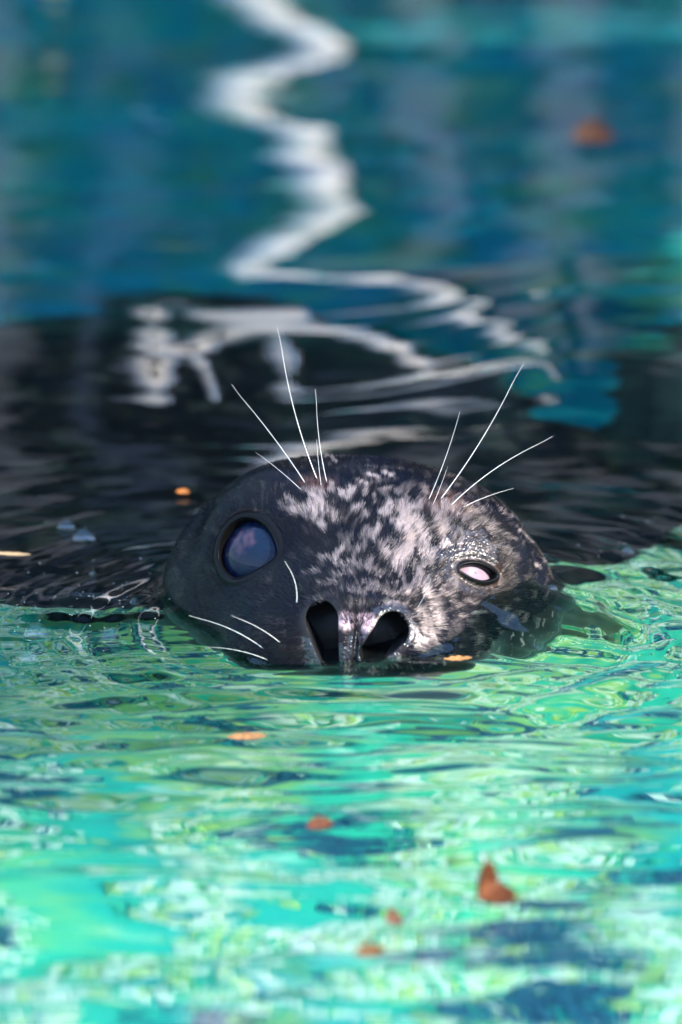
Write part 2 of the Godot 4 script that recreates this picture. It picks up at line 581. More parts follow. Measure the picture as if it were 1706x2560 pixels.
func ripple(x: float, z: float) -> float:
	var front := smoothstep(-0.15, 0.3, z)
	var calm := 1.0 - 0.55 * smoothstep(0.25, 0.55, z)
	var h := 0.0
	# long low swell towards the camera
	h += lerpf(0.0019, 0.0055, front) * n_broad.get_noise_2d(x * 3.2 + 5.0, z * 8.5)
	h += calm * lerpf(0.0005, 0.0030, front) * n_mid.get_noise_2d(x * 6.0, z * 25.0 + 3.0)
	h += calm * lerpf(0.00012, 0.0007, front) * n_fine.get_noise_2d(x * 13.0, z * 70.0)
	# rings that spread from the muzzle
	var r := Vector2(x - 0.01, (z - 0.02) * 0.95).length()
	h += 0.0013 * sin((r - 0.12) * 125.0 + 1.6 * n_mid.get_noise_2d(x * 4.0, z * 4.0)) * smoothstep(0.10, 0.16, r) * exp(-(r - 0.12) * 5.0) * (0.7 + 0.5 * n_broad.get_noise_2d(x * 5.0, z * 5.0) + 0.7 * smoothstep(0.0, 0.15, x))
	var close := exp(-pow((z - 0.16) / 0.16, 2.0))
	h += 0.0004 * close * n_mid.get_noise_2d(x * 9.0 + 8.0, z * 62.0) + 0.0002 * close * n_fine.get_noise_2d(x * 18.0, z * 110.0)
	h += 0.0005 * sin((r - 0.12) * 330.0 + 3.0 * n_broad.get_noise_2d(x * 8.0, z * 8.0)) * smoothstep(0.10, 0.14, r) * exp(-(r - 0.12) * 11.0)
	var behind := exp(-pow((z + 0.32) / 0.28, 2.0))
	h += behind * (0.0004 * n_mid.get_noise_2d(x * 9.0 + 3.0, z * 27.0) + 0.00013 * n_fine.get_noise_2d(x * 22.0, z * 66.0))
	# choppy water on either side of the head
	var side := exp(-pow((z + 0.02) / 0.12, 2.0)) * smoothstep(0.10, 0.16, absf(x))
	h += 0.0016 * side * n_mid.get_noise_2d(x * 13.0, z * 22.0)
	# water heaped against the right cheek
	if x > -0.1 and x < 0.4 and z > -0.25 and z < 0.3:
		var best := 0.0
		for i in heap.size() - 1:
			var a := Vector2(heap[i].x, heap[i].y)
			var ab := Vector2(heap[i + 1].x, heap[i + 1].y) - a
			var t := clampf((Vector2(x, z) - a).dot(ab) / ab.length_squared(), 0, 1)
			best = maxf(best, lerpf(heap[i].z, heap[i + 1].z, t) * exp(-(Vector2(x, z) - a - ab * t).length_squared() / 0.0017))
		h += 0.78 * best
	# the rim where water clings to the fur
	if absf(x) < 0.2 and z > -0.25 and z < 0.2:
		var d := head_sdf(head_at.affine_inverse() * Vector3(x, h, z))
		if d < 0.03:
			h += 0.0042 * exp(-maxf(d, 0.0) / 0.005)
	return h

# ------------------------------------------------------------------ the seal
func ell(p: Vector3, c: Vector3, ir: Vector3) -> float:
	var q := (p - c) * ir
	var k0 := q.length()
	return k0 * (k0 - 1.0) / maxf((q * ir).length(), 1e-6)

func smin(a: float, b: float, k: float) -> float:
	var h := maxf(k - absf(a - b), 0.0) / k
	return minf(a, b) - h * h * k * 0.25

const IR_A := Vector3(1 / 0.119, 1 / 0.096, 1 / 0.118)
const IR_B := Vector3(1 / 0.064, 1 / 0.050, 1 / 0.074)
const IR_C := Vector3(1 / 0.042, 1 / 0.036, 1 / 0.036)
const IR_D := Vector3(1 / 0.036, 1 / 0.027, 1 / 0.022)
const IR_E := Vector3(1 / 0.032, 1 / 0.02, 1 / 0.034)

func head_sdf(p: Vector3) -> float:
	var q := Vector3(absf(p.x), p.y, p.z)
	var d := ell(p, Vector3(0, -0.012, -0.03), IR_A)
	d = smin(d, ell(p, Vector3(0, -0.004, 0.045), IR_B), 0.055)
	d = smin(d, ell(q, Vector3(0.028, -0.008, 0.098), IR_C), 0.03)
	d = smin(d, ell(p, Vector3(0, 0.010, 0.114), IR_D), 0.024)
	d = smin(d, ell(q, Vector3(0.050, 0.050, 0.012), IR_E), 0.03)
	d = smin(d, (q - Vector3(0.062, 0.030, 0.026)).length() - 0.027, 0.022)
	return d

func hit(u: float, v: float) -> Vector3:
	# where a ray from the camera meets the head, in the head's own frame
	var inv := head_at.affine_inverse()
	var o := inv * eye
	var d := (inv.basis * ray(u, v)).normalized()
	var t := 2.1
	for i in 70:
		var s := head_sdf(o + d * t)
		if s < 1e-5:
			break
		t += s * 0.9
		if t > 2.8:
			break
	return o + d * t

func sdf_normal(p: Vector3) -> Vector3:
	var e := 0.0008
	return Vector3(head_sdf(p + Vector3(e, 0, 0)) - head_sdf(p - Vector3(e, 0, 0)), head_sdf(p + Vector3(0, e, 0)) - head_sdf(p - Vector3(0, e, 0)), head_sdf(p + Vector3(0, 0, e)) - head_sdf(p - Vector3(0, 0, e))).normalized()

# pale spots, measured on the face: from, to, radius, strength (in pixels of a crop that begins at 350, 1050 and is 1.4255 times the picture)
var spots := [
	[735, 285, 755, 255, 13, 1.0], [770, 225, 800, 238, 11, 1.0], [720, 268, 735, 290, 12, 0.9], [800, 245, 795, 275, 9, 0.8],
	[822, 205, 850, 216, 12, 1.0], [872, 196, 892, 206, 14, 1.0], [782, 318, 762, 330, 11, 0.8], [800, 338, 802, 352, 9, 0.8],
	[848, 262, 888, 254, 8, 0.7], [888, 305, 876, 350, 14, 1.0], [868, 328, 856, 345, 10, 0.8], [848, 390, 834, 432, 9, 0.8],
	[940, 320, 948, 372, 26, 1.0], [930, 380, 962, 420, 30, 1.0], [975, 325, 978, 360, 20, 0.9], [1000, 300, 985, 330, 13, 0.8],
	[958, 430, 922, 520, 25, 1.0], [880, 478, 915, 535, 14, 1.0], [906, 490, 900, 520, 16, 0.9], [1000, 430, 1015, 482, 24, 0.9], [985, 390, 1000, 430, 25, 1.0],
	[840, 440, 862, 482, 9, 0.8], [722, 458, 700, 492, 10, 0.7], [650, 500, 690, 498, 9, 0.6], [700, 520, 760, 518, 8, 0.6], [780, 468, 782, 482, 8, 0.6],
	[600, 552, 640, 540, 8, 0.5], [800, 580, 850, 592, 8, 0.5], [690, 560, 740, 545, 8, 0.5], [640, 590, 700, 580, 9, 0.45], [830, 545, 860, 560, 7, 0.6],
	[632, 270, 640, 340, 30, 1.0], [602, 318, 560, 330, 17, 0.8], [662, 325, 702, 372, 13, 0.8], [520, 288, 560, 310, 10, 0.6], [685, 240, 680, 262, 13, 0.8], [620, 365, 660, 392, 11, 0.7], [540, 335, 585, 345, 9, 0.5], [500, 310, 540, 330, 7, 0.4], [590, 260, 620, 262, 12, 0.5],
	[1090, 305, 1120, 340, 23, 0.9], [1050, 325, 1075, 395, 18, 0.8], [1135, 300, 1185, 330, 12, 0.7], [1055, 400, 1095, 440, 17, 0.8], [1003, 250, 1010, 272, 11, 0.6], [1140, 350, 1180, 380, 12, 0.6], [1190, 300, 1215, 330, 9, 0.6], [1060, 250, 1090, 270, 8, 0.5],
	[1278, 318, 1300, 340, 12, 0.8], [1318, 348, 1372, 372, 7, 0.5], [1200, 350, 1252, 402, 8, 0.5], [1258, 440, 1302, 462, 7, 0.5], [1432, 485, 1462, 512, 17, 0.9], [1402, 518, 1420, 530, 10, 0.7], [1340, 400, 1390, 430, 7, 0.5], [1280, 400, 1330, 430, 7, 0.4], [1230, 310, 1250, 330, 7, 0.5], [1300, 470, 1340, 500, 8, 0.4],
	[1010, 588, 1030, 640, 19, 0.9], [1040, 655, 1062, 722, 19, 0.8], [1002, 690, 1042, 782, 26, 0.65], [955, 715, 1000, 800, 20, 0.55], [1080, 612, 1100, 622, 13, 0.8], [1112, 650, 1128, 662, 10, 0.7], [1130, 690, 1150, 700, 8, 0.6], [928, 618, 990, 602, 12, 0.6], [980, 530, 1000, 560, 12, 0.6], [1150, 640, 1200, 660, 7, 0.5], [1180, 690, 1220, 690, 7, 0.5],
	[720, 602, 800, 618, 12, 0.35], [820, 600, 905, 622, 13, 0.35], [640, 640, 700, 625, 10, 0.25], [880, 650, 940, 660, 12, 0.4],
	[715, 118, 660, 140, 9, 0.5], [680, 135, 700, 160, 7, 0.5], [800, 175, 940, 185, 3, 0.4],
]
var spot_cells := {}
var spot_a := PackedVector3Array()
var spot_b := PackedVector3Array()
var spot_r := PackedFloat32Array()
var spot_s := PackedFloat32Array()
const CELL := 0.014

func crop(x: float, y: float) -> Vector2:
	return Vector2(350.0 + x / 1.4255, 1050.0 + y / 1.4255)

func crop_hit(x: float, y: float) -> Vector3:
	var c := crop(x, y)
	return hit(c.x, c.y)

func sort_spots() -> void:
	for s in spots:
		var a := crop_hit(s[0], s[1])
		var b := crop_hit(s[2], s[3])
		var r: float = s[4] / 1.4255 * 2.344e-4
		var k := spot_r.size()
		spot_a.append(a)
		spot_b.append(b)
		spot_r.append(r)
		spot_s.append(s[5])
		var lo := (a.min(b) - Vector3.ONE * r * 2.3) / CELL
		var hi := (a.max(b) + Vector3.ONE * r * 2.3) / CELL
		for i in range(floori(lo.x), floori(hi.x) + 1):
			for j in range(floori(lo.y), floori(hi.y) + 1):
				for l in range(floori(lo.z), floori(hi.z) + 1):
					var key := Vector3i(i, j, l)
					if not spot_cells.has(key):
						spot_cells[key] = PackedInt32Array()
					spot_cells[key].append(k)

var eye_l := Vector3.ZERO
var eye_r := Vector3.ZERO
var brow_l := Vector3.ZERO
var brow_r := Vector3.ZERO
var nose_at := Vector3.ZERO
var pink_a := Vector3.ZERO
var pink_b := Vector3.ZERO

# the colour of the coat at a point of the head
func coat(p: Vector3, jitter: float) -> Color:
	var dark := Color(0.006, 0.006, 0.011).lerp(Color(0.013, 0.011, 0.011), clampf(0.5 + n_broad.get_noise_3dv(p * 30.0), 0, 1))
	var pale := 0.0
	var key := Vector3i(floori(p.x / CELL), floori(p.y / CELL), floori(p.z / CELL))
	if spot_cells.has(key):
		var wob := 0.35 * n_mid.get_noise_3dv(p * 140.0) + 0.32 * n_fine.get_noise_3dv(p * 330.0) + jitter
		for k in spot_cells[key]:
			var a := spot_a[k]
			var ab := spot_b[k] - a
			var t := clampf((p - a).dot(ab) / maxf(ab.length_squared(), 1e-9), 0, 1)
			var d := (p - a - ab * t).length() / spot_r[k] + wob
			pale = maxf(pale, spot_s[k] * smoothstep(1.3, 0.75, d))
	# scattered pale hairs, most on the brow and the right of the face
	var streak := n_fine.get_noise_3d(p.x * 240.0, p.y * 85.0, p.z * 85.0) + 0.5 * n_mid.get_noise_3d(p.x * 420.0, p.y * 150.0, p.z * 150.0) + 0.5 * jitter
	var where := maxf(smoothstep(-0.05, 0.03, p.x) * smoothstep(0.078, 0.066, p.y), 0.22) * (0.5 + 0.5 * n_broad.get_noise_3dv(p * 28.0))
	pale = maxf(pale, 0.6 * where * smoothstep(0.42, 0.75, streak))
	# dappled ground of the brow and the bridge of the nose
	var field := smoothstep(0.05, 0.02, absf(p.x - 0.022)) * smoothstep(0.084, 0.072, p.y) * smoothstep(0.118, 0.095, p.z)
	pale = maxf(pale, 0.5 * field * smoothstep(0.10, 0.42, n_mid.get_noise_3d(p.x * 150.0, p.y * 75.0 + 40.0, p.z * 75.0) + 0.4 * n_fine.get_noise_3d(p.x * 400.0, p.y * 140.0, p.z * 140.0) + 0.4 * jitter))
	pale *= 1.0 - 0.75 * smoothstep(0.18, 0.45, n_fine.get_noise_3d(p.x * 300.0 + 7.0, p.y * 110.0, p.z * 110.0) + 0.4 * jitter)
	var cream := Color(0.68, 0.54, 0.47).lerp(Color(0.50, 0.395, 0.345), clampf(0.5 + n_fine.get_noise_3dv(p * 120.0), 0, 1))
	var c := dark.lerp(cream, pale)
	var rust := maxf(smoothstep(0.016, 0.004, (p - brow_l).length()), smoothstep(0.020, 0.005, (p - brow_r).length()))
	c = c.lerp(Color(0.30, 0.15, 0.10), 0.55 * rust * clampf(0.6 + n_mid.get_noise_3dv(p * 250.0), 0, 1))
	var rim := smoothstep(0.030, 0.018, (p - eye_r).length())
	c = c.lerp(Color(0.07, 0.042, 0.025), 0.5 * rim * clampf(0.6 + n_mid.get_noise_3dv(p * 250.0), 0, 1))
	return c

var nostril_ends := []

# where the coat is soaked: round the half closed eye and round the nostrils
func is_wet(q: Vector3) -> bool:
	var wob := 0.005 * n_mid.get_noise_3dv(q * 90.0) + 0.003 * n_fine.get_noise_3dv(q * 260.0)
	var e := q - eye_r
	if Vector3(e.x + 0.006, e.y - 0.005, e.z).length() < 0.021 + wob * 1.5:
		return true
	if q.z > 0.1:
		if segment_gap(q, nostril_ends[0], nostril_ends[1]) < 0.0115 + wob and q.y < nostril_ends[0].y - 0.010 or segment_gap(q, nostril_ends[2], nostril_ends[3]) < 0.0135 + wob * 2.0:
			return true
	return false

func poly_distance(q: Vector2, poly: PackedVector2Array) -> float:
	var d := 1e9
	var inside := false
	var n := poly.size()
	for i in n:
		var a := poly[i]
		var b := poly[(i + 1) % n]
		var ab := b - a
		var t := clampf((q - a).dot(ab) / maxf(ab.length_squared(), 1e-12), 0, 1)
		d = minf(d, (q - a - ab * t).length_squared())
		if (a.y > q.y) != (b.y > q.y) and q.x < (b.x - a.x) * (q.y - a.y) / (b.y - a.y) + a.x:
			inside = not inside
	return -sqrt(d) if inside else sqrt(d)

func tangent_frame(n: Vector3) -> Basis:
	var u := Vector3.UP.cross(n).normalized()
	return Basis(u, n.cross(u), n)

func outline(points: Array, centre: Vector3, frame: Basis) -> PackedVector2Array:
	var out := PackedVector2Array()
	for q in points:
		var l: Vector3 = frame.transposed() * (hit(q[0], q[1]) - centre)
		out.append(Vector2(l.x, l.y))
	for i in out.size():
		out[i] *= Vector2(1.1, 1.1) if centre == eye_l else Vector2(1.0, 0.85)
	# rounder corners
	for k in 2:
		var r := PackedVector2Array()
		for i in out.size():
			r.append(out[i].lerp(out[(i + 1) % out.size()], 0.25))
			r.append(out[i].lerp(out[(i + 1) % out.size()], 0.75))
		out = r
	return out

func build_seal() -> void:
	sort_spots()
	eye_l = hit(620, 1372)
	eye_r = hit(1192, 1431)
	brow_l = hit(795, 1212)
	brow_r = hit(1110, 1262)
	nose_at = hit(888, 1600)
	pink_a = crop_hit(733, 715)
	pink_b = crop_hit(805, 718)
	var fl := tangent_frame(sdf_normal(eye_l))
	var fr := tangent_frame(sdf_normal(eye_r))
	var open_l := outline([[612, 1301], [652, 1312], [675, 1342], [688, 1379], [677, 1396], [648, 1415], [599, 1441], [570, 1428], [553, 1392], [560, 1350], [583, 1316]], eye_l, fl)
	var open_r := outline([[1145, 1420], [1166, 1411], [1190, 1410], [1216, 1421], [1240, 1441], [1231, 1448], [1210, 1455], [1185, 1448], [1164, 1434]], eye_r, fr)
	var nl_a := hit(806, 1553)
	var nl_b := hit(826, 1650)
	var nr_a := hit(978, 1580)
	var nr_b := hit(930, 1634)
	var sep_a := hit(888, 1560)
	var sep_b := hit(888, 1690)
	var inv := head_at.affine_inverse()

	var root := thing("harbour_seal", "dark spotted seal lifting its head from the water, one eye half closed", "seal", head_at.origin)
	root.basis = head_at.basis

	# directions: close together above the water line
	var phis := PackedFloat32Array()
	var a := -32.0
	while a < 212.0:
		phis.append(deg_to_rad(a))
		a += 0.42
	while a < 328.0:
		phis.append(deg_to_rad(a))
		a += 2.5
	phis.append(deg_to_rad(328.0))
	var cols := phis.size()
	var tops := 250
	var tail := 56
	var rows := tops + tail
	var p := PackedVector3Array()
	p.resize(rows * cols)
	var smooth_p := PackedVector3Array()
	smooth_p.resize(tops * cols)
	var colors := PackedColorArray()
	colors.resize(rows * cols)
	var wetness := PackedByteArray()
	wetness.resize(rows * cols)
	nostril_ends = [nl_a, nl_b, nr_a, nr_b]
	var radius := PackedFloat32Array()
	radius.resize(cols)
	radius.fill(0.137)
	var t_end := deg_to_rad(108.0)
	for i in tops:
		var t := maxf(t_end * i / (tops - 1.0), 0.002)
		var st := sin(t)
		var ct := cos(t)
		for j in cols:
			var dir := Vector3(st * cos(phis[j]), st * sin(phis[j]), ct)
			var r := radius[j]
			for k in 4:
				r -= 1.15 * head_sdf(dir * r)
			radius[j] = r
			var q := dir * r
			smooth_p[i * cols + j] = q
			var c := coat(q, 0.0)
			var push := Vector3.ZERO
			var lidded := false
			# eyes
			for side in 2:
				var centre := eye_l if side == 0 else eye_r
				if (q - centre).length() < 0.042:
					var f := fl if side == 0 else fr
					var l := f.transposed() * (q - centre)
					var d := poly_distance(Vector2(l.x, l.y), open_l if side == 0 else open_r)
					var lid := 0.0050 if side == 0 else 0.0030
					if d < 0.02:
						# rolled lid, then the fold outside it
						push += f.z * (0.0018 * exp(-pow((d - lid * 0.55) / (lid * 0.5), 2.0)) - 0.0008 * exp(-pow((d - lid * 1.7) / 0.002, 2.0)) + 0.0005 * exp(-pow((d - lid * 2.4) / 0.003, 2.0)))
						push -= f.z * 0.011 * smoothstep(0.0004, -0.0016, d)
						var bare := smoothstep(lid * 1.35, lid * 0.95, d + 0.0008 * n_mid.get_noise_3dv(q * 300.0))
						c = c.lerp(Color(0.0045, 0.0045, 0.0045), bare)
						lidded = bare > 0.3
						var edge := smoothstep(0.0012, 0.0004, absf(d - lid * 1.5))
						c = c.lerp(Color(0.08, 0.05, 0.035), edge * 0.5)
			# nostrils
			for side in 2:
				var na := nl_a if side == 0 else nr_a
				var nb := nl_b if side == 0 else nr_b
				if absf(q.z - na.z) < 0.03 and (q - na).length() < 0.06:
					var qa := Vector2(q.x - na.x, q.y - na.y)
					var ab := Vector2(nb.x - na.x, nb.y - na.y)
					var tt := clampf(qa.dot(ab) / ab.length_squared(), 0, 1)
					var rr := lerpf(0.0092, 0.0046, tt) if side == 0 else lerpf(0.0094, 0.0066, tt)
					var d := (qa - ab * tt).length() - rr
					push += Vector3(0, 0, 0.0008) * exp(-pow((d - 0.0028) / 0.0022, 2.0))
					var hollow := smoothstep(0.0004, -0.0026, d)
					var away := (qa - ab * tt).normalized() * 0.0045 * hollow * smoothstep(-0.0065, -0.002, d)
					push += Vector3(away.x, away.y, -0.034 * hollow)
					if d < 0.0008:
						lidded = true
					c = c.lerp(Color(0.020, 0.017, 0.019), 0.9 * smoothstep(0.006, 0.003, d + 0.001 * n_mid.get_noise_3dv(q * 260.0)))
			# groove between the nostrils, pink skin on top of it
			if q.z > 0.08:
				var dx := absf(q.x - lerpf(sep_a.x, sep_b.x, 0.5))
				var below := smoothstep(sep_a.y + 0.004, sep_a.y - 0.004, q.y)
				push -= Vector3(0, 0, 0.0028) * exp(-pow(dx / 0.0016, 2.0)) * below
				c = c.lerp(Color(0.012, 0.011, 0.013), 0.85 * smoothstep(0.011, 0.007, dx) * smoothstep(sep_a.y + 0.006, sep_a.y, q.y))
				var pink := maxf(smoothstep(0.0075, 0.003, (q - pink_a).length()), smoothstep(0.0075, 0.003, (q - pink_b).length()))
				c = c.lerp(Color(0.62, 0.42, 0.43), pink * clampf(0.75 + 0.7 * n_mid.get_noise_3dv(q * 300.0), 0, 1))
			p[i * cols + j] = q + push
			if is_wet(q) and not lidded:
				wetness[i * cols + j] = 1
			colors[i * cols + j] = c
	# neck and body below the water
	for k in tail:
		var f := (k + 1.0) / tail
		var s := f * 1.12
		var centre := Vector3(-0.13 * sin(f * 1.7), -0.11 - 0.16 * smoothstep(0.0, 0.45, f), -0.06 - s)
		var girth := lerpf(0.105, 0.205, smoothstep(0.08, 0.45, f)) * (1.0 - 0.75 * smoothstep(0.6, 1.0, f))
		if k == tail - 1:
			girth = 0.004
		var w := smoothstep(0.0, 0.16, f)
		for j in cols:
			var base := smooth_p[(tops - 1) * cols + j]
			var straight := Vector3(base.x * (1.0 - 0.8 * s), base.y - 1.3 * s, base.z - s * 0.9)
			var round := centre + Vector3(cos(phis[j]) * girth * lerpf(1.2, 1.7, f), sin(phis[j]) * girth * 0.88, 0)
			var q := straight.lerp(round, w)
			p[(tops + k) * cols + j] = q
			var spot := smoothstep(0.35, 0.55, n_mid.get_noise_3dv(q * 22.0) + 0.3 * n_fine.get_noise_3dv(q * 60.0))
			colors[(tops + k) * cols + j] = Color(0.006, 0.006, 0.009).lerp(Color(0.07, 0.065, 0.06), spot * 0.3)
	var dry := tinted(0.32, 0.24)
	var wet := tinted(0.28, 0.6)
	var gn := FastNoiseLite.new()
	gn.seed = 5
	gn.frequency = 0.09
	var grain := NoiseTexture2D.new()
	grain.noise = gn
	grain.width = 256
	grain.height = 256
	grain.seamless = true
	wet.heightmap_enabled = true
	wet.heightmap_texture = grain
	wet.heightmap_scale = 0.07
	wet.uv1_triplanar = true
	wet.uv1_scale = Vector3.ONE * 20.0
	var coat_mesh := sheet(p, rows, cols, colors, false, true)
	var arrays := coat_mesh.surface_get_arrays(0)
	var dry_index := PackedInt32Array()
	var wet_index := PackedInt32Array()
	var all: PackedInt32Array = arrays[Mesh.ARRAY_INDEX]
	for k in range(0, all.size(), 3):
		if wetness[all[k]] == 1:
			wet_index.append_array(all.slice(k, k + 3))
		else:
			dry_index.append_array(all.slice(k, k + 3))
	var body := ArrayMesh.new()
	arrays[Mesh.ARRAY_INDEX] = dry_index
	body.add_surface_from_arrays(Mesh.PRIMITIVE_TRIANGLES, arrays)
	arrays[Mesh.ARRAY_INDEX] = wet_index
	body.add_surface_from_arrays(Mesh.PRIMITIVE_TRIANGLES, arrays)
	body.surface_set_material(0, dry)
	body.surface_set_material(1, wet)
	obj("body", body, null, root)

	# fore flippers, added below the surface to darken the water beside the head: a palm with five digits that shorten backwards
	for side in 2:
		var fp := PackedVector3Array()
		var fc := PackedColorArray()
		for i in 33:
			var f := i / 32.0
			for j in 25:
				var a2 := TAU * j / 24.0
				var w := 0.10 * sqrt(maxf(0.0, 1.0 - pow(2.0 * f - 1.0, 4.0))) * lerpf(0.8, 1.0, f)
				var edge := 1.0 + 0.10 * smoothstep(0.5, 1.0, f) * sin(cos(a2) * 14.0)
				fp.append(Vector3(f * 0.36 * (1.0 - 0.18 * smoothstep(0.5, 1.0, f) * (1.0 - cos(a2)) * 0.5) * edge, sin(a2) * 0.020 * (1.0 - 0.75 * f) * sqrt(maxf(0.0, 1.0 - pow(2.0 * f - 1.0, 6.0))) - 0.05 * f, cos(a2) * w))
				fc.append(Color(0.007, 0.007, 0.009).lerp(Color(0.05, 0.047, 0.044), 0.4 * smoothstep(0.2, 0.5, n_mid.get_noise_2d(f * 6.0 + side * 5.0, cos(a2) * 3.0))))
		var flipper := obj("flipper", sheet(fp, 33, 25, fc, false, true), dry, root)
		if side == 0:
			flipper.transform = Transform3D(Basis(Vector3.UP, PI - 0.42), Vector3(-0.07, -0.105, -0.12))
		else:
			flipper.transform = Transform3D(Basis(Vector3.UP, 1.25), Vector3(0.08, -0.13, -0.22))
	build_eyes(root, fl, fr)
	build_fur(root, open_l, open_r, fl, fr, [nl_a, nl_b, nr_a, nr_b])
	build_whiskers(root)

func build_eyes(root: Node3D, fl: Basis, fr: Basis) -> void:
	for side in 2:
		var f := fl if side == 0 else fr
		var centre := eye_l if side == 0 else eye_r
		var r := 0.029 if side == 0 else 0.021
		var rows := 70
		var cols := 97
		var p := PackedVector3Array()
		var colors := PackedColorArray()
		for i in rows:
			var t := PI * i / (rows - 1.0)
			for j in cols:
				var a := TAU * j / (cols - 1.0)
				var d := Vector3(sin(t) * cos(a), sin(t) * sin(a), cos(t))
				p.append(d * r)
				var c := Color(0.005, 0.013, 0.030)
				if side == 0:
					# dark blue iris with a milky, faintly pink lens left of its middle
					c = c.lerp(Color(0.004, 0.007, 0.02), clampf(0.5 + 1.4 * n_mid.get_noise_2d(cos(a) * 9.0, sin(a) * 9.0), 0, 1) * smoothstep(0.25, 0.6, t))
					var m := Vector2(d.x + 0.20, d.y - 0.13).length()
					var ring := smoothstep(0.36, 0.20, m + 0.07 * n_mid.get_noise_3dv(d * 6.0))
					c = c.lerp(Color(0.065, 0.04, 0.058), ring * clampf(0.62 + 0.7 * n_fine.get_noise_3dv(d * 5.0), 0, 1))
				else:
					c = Color(0.29, 0.235, 0.265).lerp(Color(0.33, 0.20, 0.22), clampf(0.4 + 1.1 * n_mid.get_noise_3dv(d * 6.0), 0, 1))
				colors.append(c)
		var m := tinted(0.3, 0.2)
		m.clearcoat_enabled = true
		m.clearcoat = 0.3
		m.clearcoat_roughness = 0.05
		var ball := obj("eyeball", sheet(p, rows, cols, colors, false, true), m, root)
		ball.transform = Transform3D(f, centre - f.z * (r + (-0.0006 if side == 0 else 0.0016)))
		ball.set_meta("label", "dark blue clouded eyeball, wide open" if side == 0 else "pale pink clouded eyeball, half closed")

func build_fur(root: Node3D, open_l: PackedVector2Array, open_r: PackedVector2Array, fl: Basis, fr: Basis, nostrils: Array) -> void:
	# short wet hairs lying back from the nose
	var hp := PackedVector3Array()
	for i in 4:
		var f := i / 3.0
		var w := 0.00016 * (1.0 - 0.85 * f)
		for j in 4:
			var a := TAU * j / 3.0
			hp.append(Vector3(cos(a) * w, 0.0011 * (1.0 - pow(1.0 - f, 2.0)) + sin(a) * w * 0.6, f * 0.0052))
	var hair := sheet(hp, 4, 4, PackedColorArray(), true, true)
	var where := []
	var tint := PackedColorArray()
	var want := 90000
	var inv := head_at
	var tries := 0
	while where.size() < want and tries < 260000:
		tries += 1
		var t := acos(1.0 - rng.randf() * 1.25)
		var ph := rng.randf_range(-0.45, PI + 0.45)
		var dir := Vector3(sin(t) * cos(ph), sin(t) * sin(ph), cos(t))
		var r := 0.13
		for k in 6:
			r -= head_sdf(dir * r)
		var q := dir * r
		if (inv * q).y < -0.006:
			continue
		var near_eye := false
		for side in 2:
			var centre := eye_l if side == 0 else eye_r
			if (q - centre).length() < 0.03:
				var l := (fl if side == 0 else fr).transposed() * (q - centre)
				if poly_distance(Vector2(l.x, l.y), open_l if side == 0 else open_r) < (0.0062 if side == 0 else 0.005):
					near_eye = true
		if near_eye:
			continue
		if is_wet(q) and (q.z > 0.0 and rng.randf() < 0.85 or q.z > 0.1) or q.z > 0.1 and (segment_gap(q, nostrils[0], nostrils[1]) < 0.0115 or segment_gap(q, nostrils[2], nostrils[3]) < 0.0115):
			continue
		var n := sdf_normal(q)
		var flow := q - Vector3(0, 0.03, 0.16)
		flow = (flow - n * flow.dot(n)).normalized()
		flow = (flow + n.cross(flow) * (0.5 * n_mid.get_noise_3dv(q * 45.0) + rng.randfn() * 0.13)).normalized()
		var lift := rng.randf_range(0.02, 0.20)
		var z := (flow + n * lift).normalized()
		var x := n.cross(z).normalized()
		var b := Basis(x, z.cross(x), z).scaled_local(Vector3(rng.randf_range(0.8, 1.4), 1.0, rng.randf_range(0.6, 1.2)))
		where.append(Transform3D(b, q - n * 0.0003))
		var c := coat(q, rng.randfn() * 0.22)
		tint.append(c * rng.randf_range(0.8, 1.2))
	var mm := MultiMesh.new()
	mm.transform_format = MultiMesh.TRANSFORM_3D
	mm.use_colors = true
	mm.mesh = hair
	mm.instance_count = where.size()
	for i in where.size():
		mm.set_instance_transform(i, where[i])
		mm.set_instance_color(i, tint[i])
	var fur := MultiMeshInstance3D.new()
	fur.name = "fur"
	fur.multimesh = mm
	fur.material_override = tinted(0.25, 0.42)
	fur.set_meta("kind", "stuff")
	root.add_child(fur, true)

func segment_gap(q: Vector3, a: Vector3, b: Vector3) -> float:
	var ab := b - a
	return (q - a - ab * clampf((q - a).dot(ab) / ab.length_squared(), 0, 1)).length()

# base x y, tip x y, bend (part of the length, to the left), thickness in mm, how far the tip comes towards the camera
var whiskers := [
	[765, 1210, 577, 963, 0.02, 0.55, -0.02], [794, 1200, 698, 818, -0.035, 0.62, -0.01], [818, 1208, 791, 972, -0.03, 0.55, 0.0], [804, 1218, 792, 1098, -0.01, 0.4, 0.0], [758, 1229, 640, 1131, 0.02, 0.4, -0.01],
	[1071, 1252, 1150, 1030, 0.02, 0.5, 0.0], [1081, 1266, 1120, 1166, 0.01, 0.4, 0.0], [1100, 1250, 1305, 908, 0.03, 0.65, -0.01], [1126, 1265, 1384, 1094, -0.05, 0.6, -0.02], [1150, 1272, 1284, 1221, -0.03, 0.45, -0.02],
	[742, 1508, 711, 1403, 0.10, 0.8, 0.012], [700, 1606, 578, 1540, 0.05, 0.55, 0.01], [660, 1622, 472, 1541, 0.06, 0.6, 0.0], [670, 1650, 520, 1618, 0.05, 0.5, 0.0], [1044, 1518, 1078, 1446, 0.05, 0.5, 0.012],
]

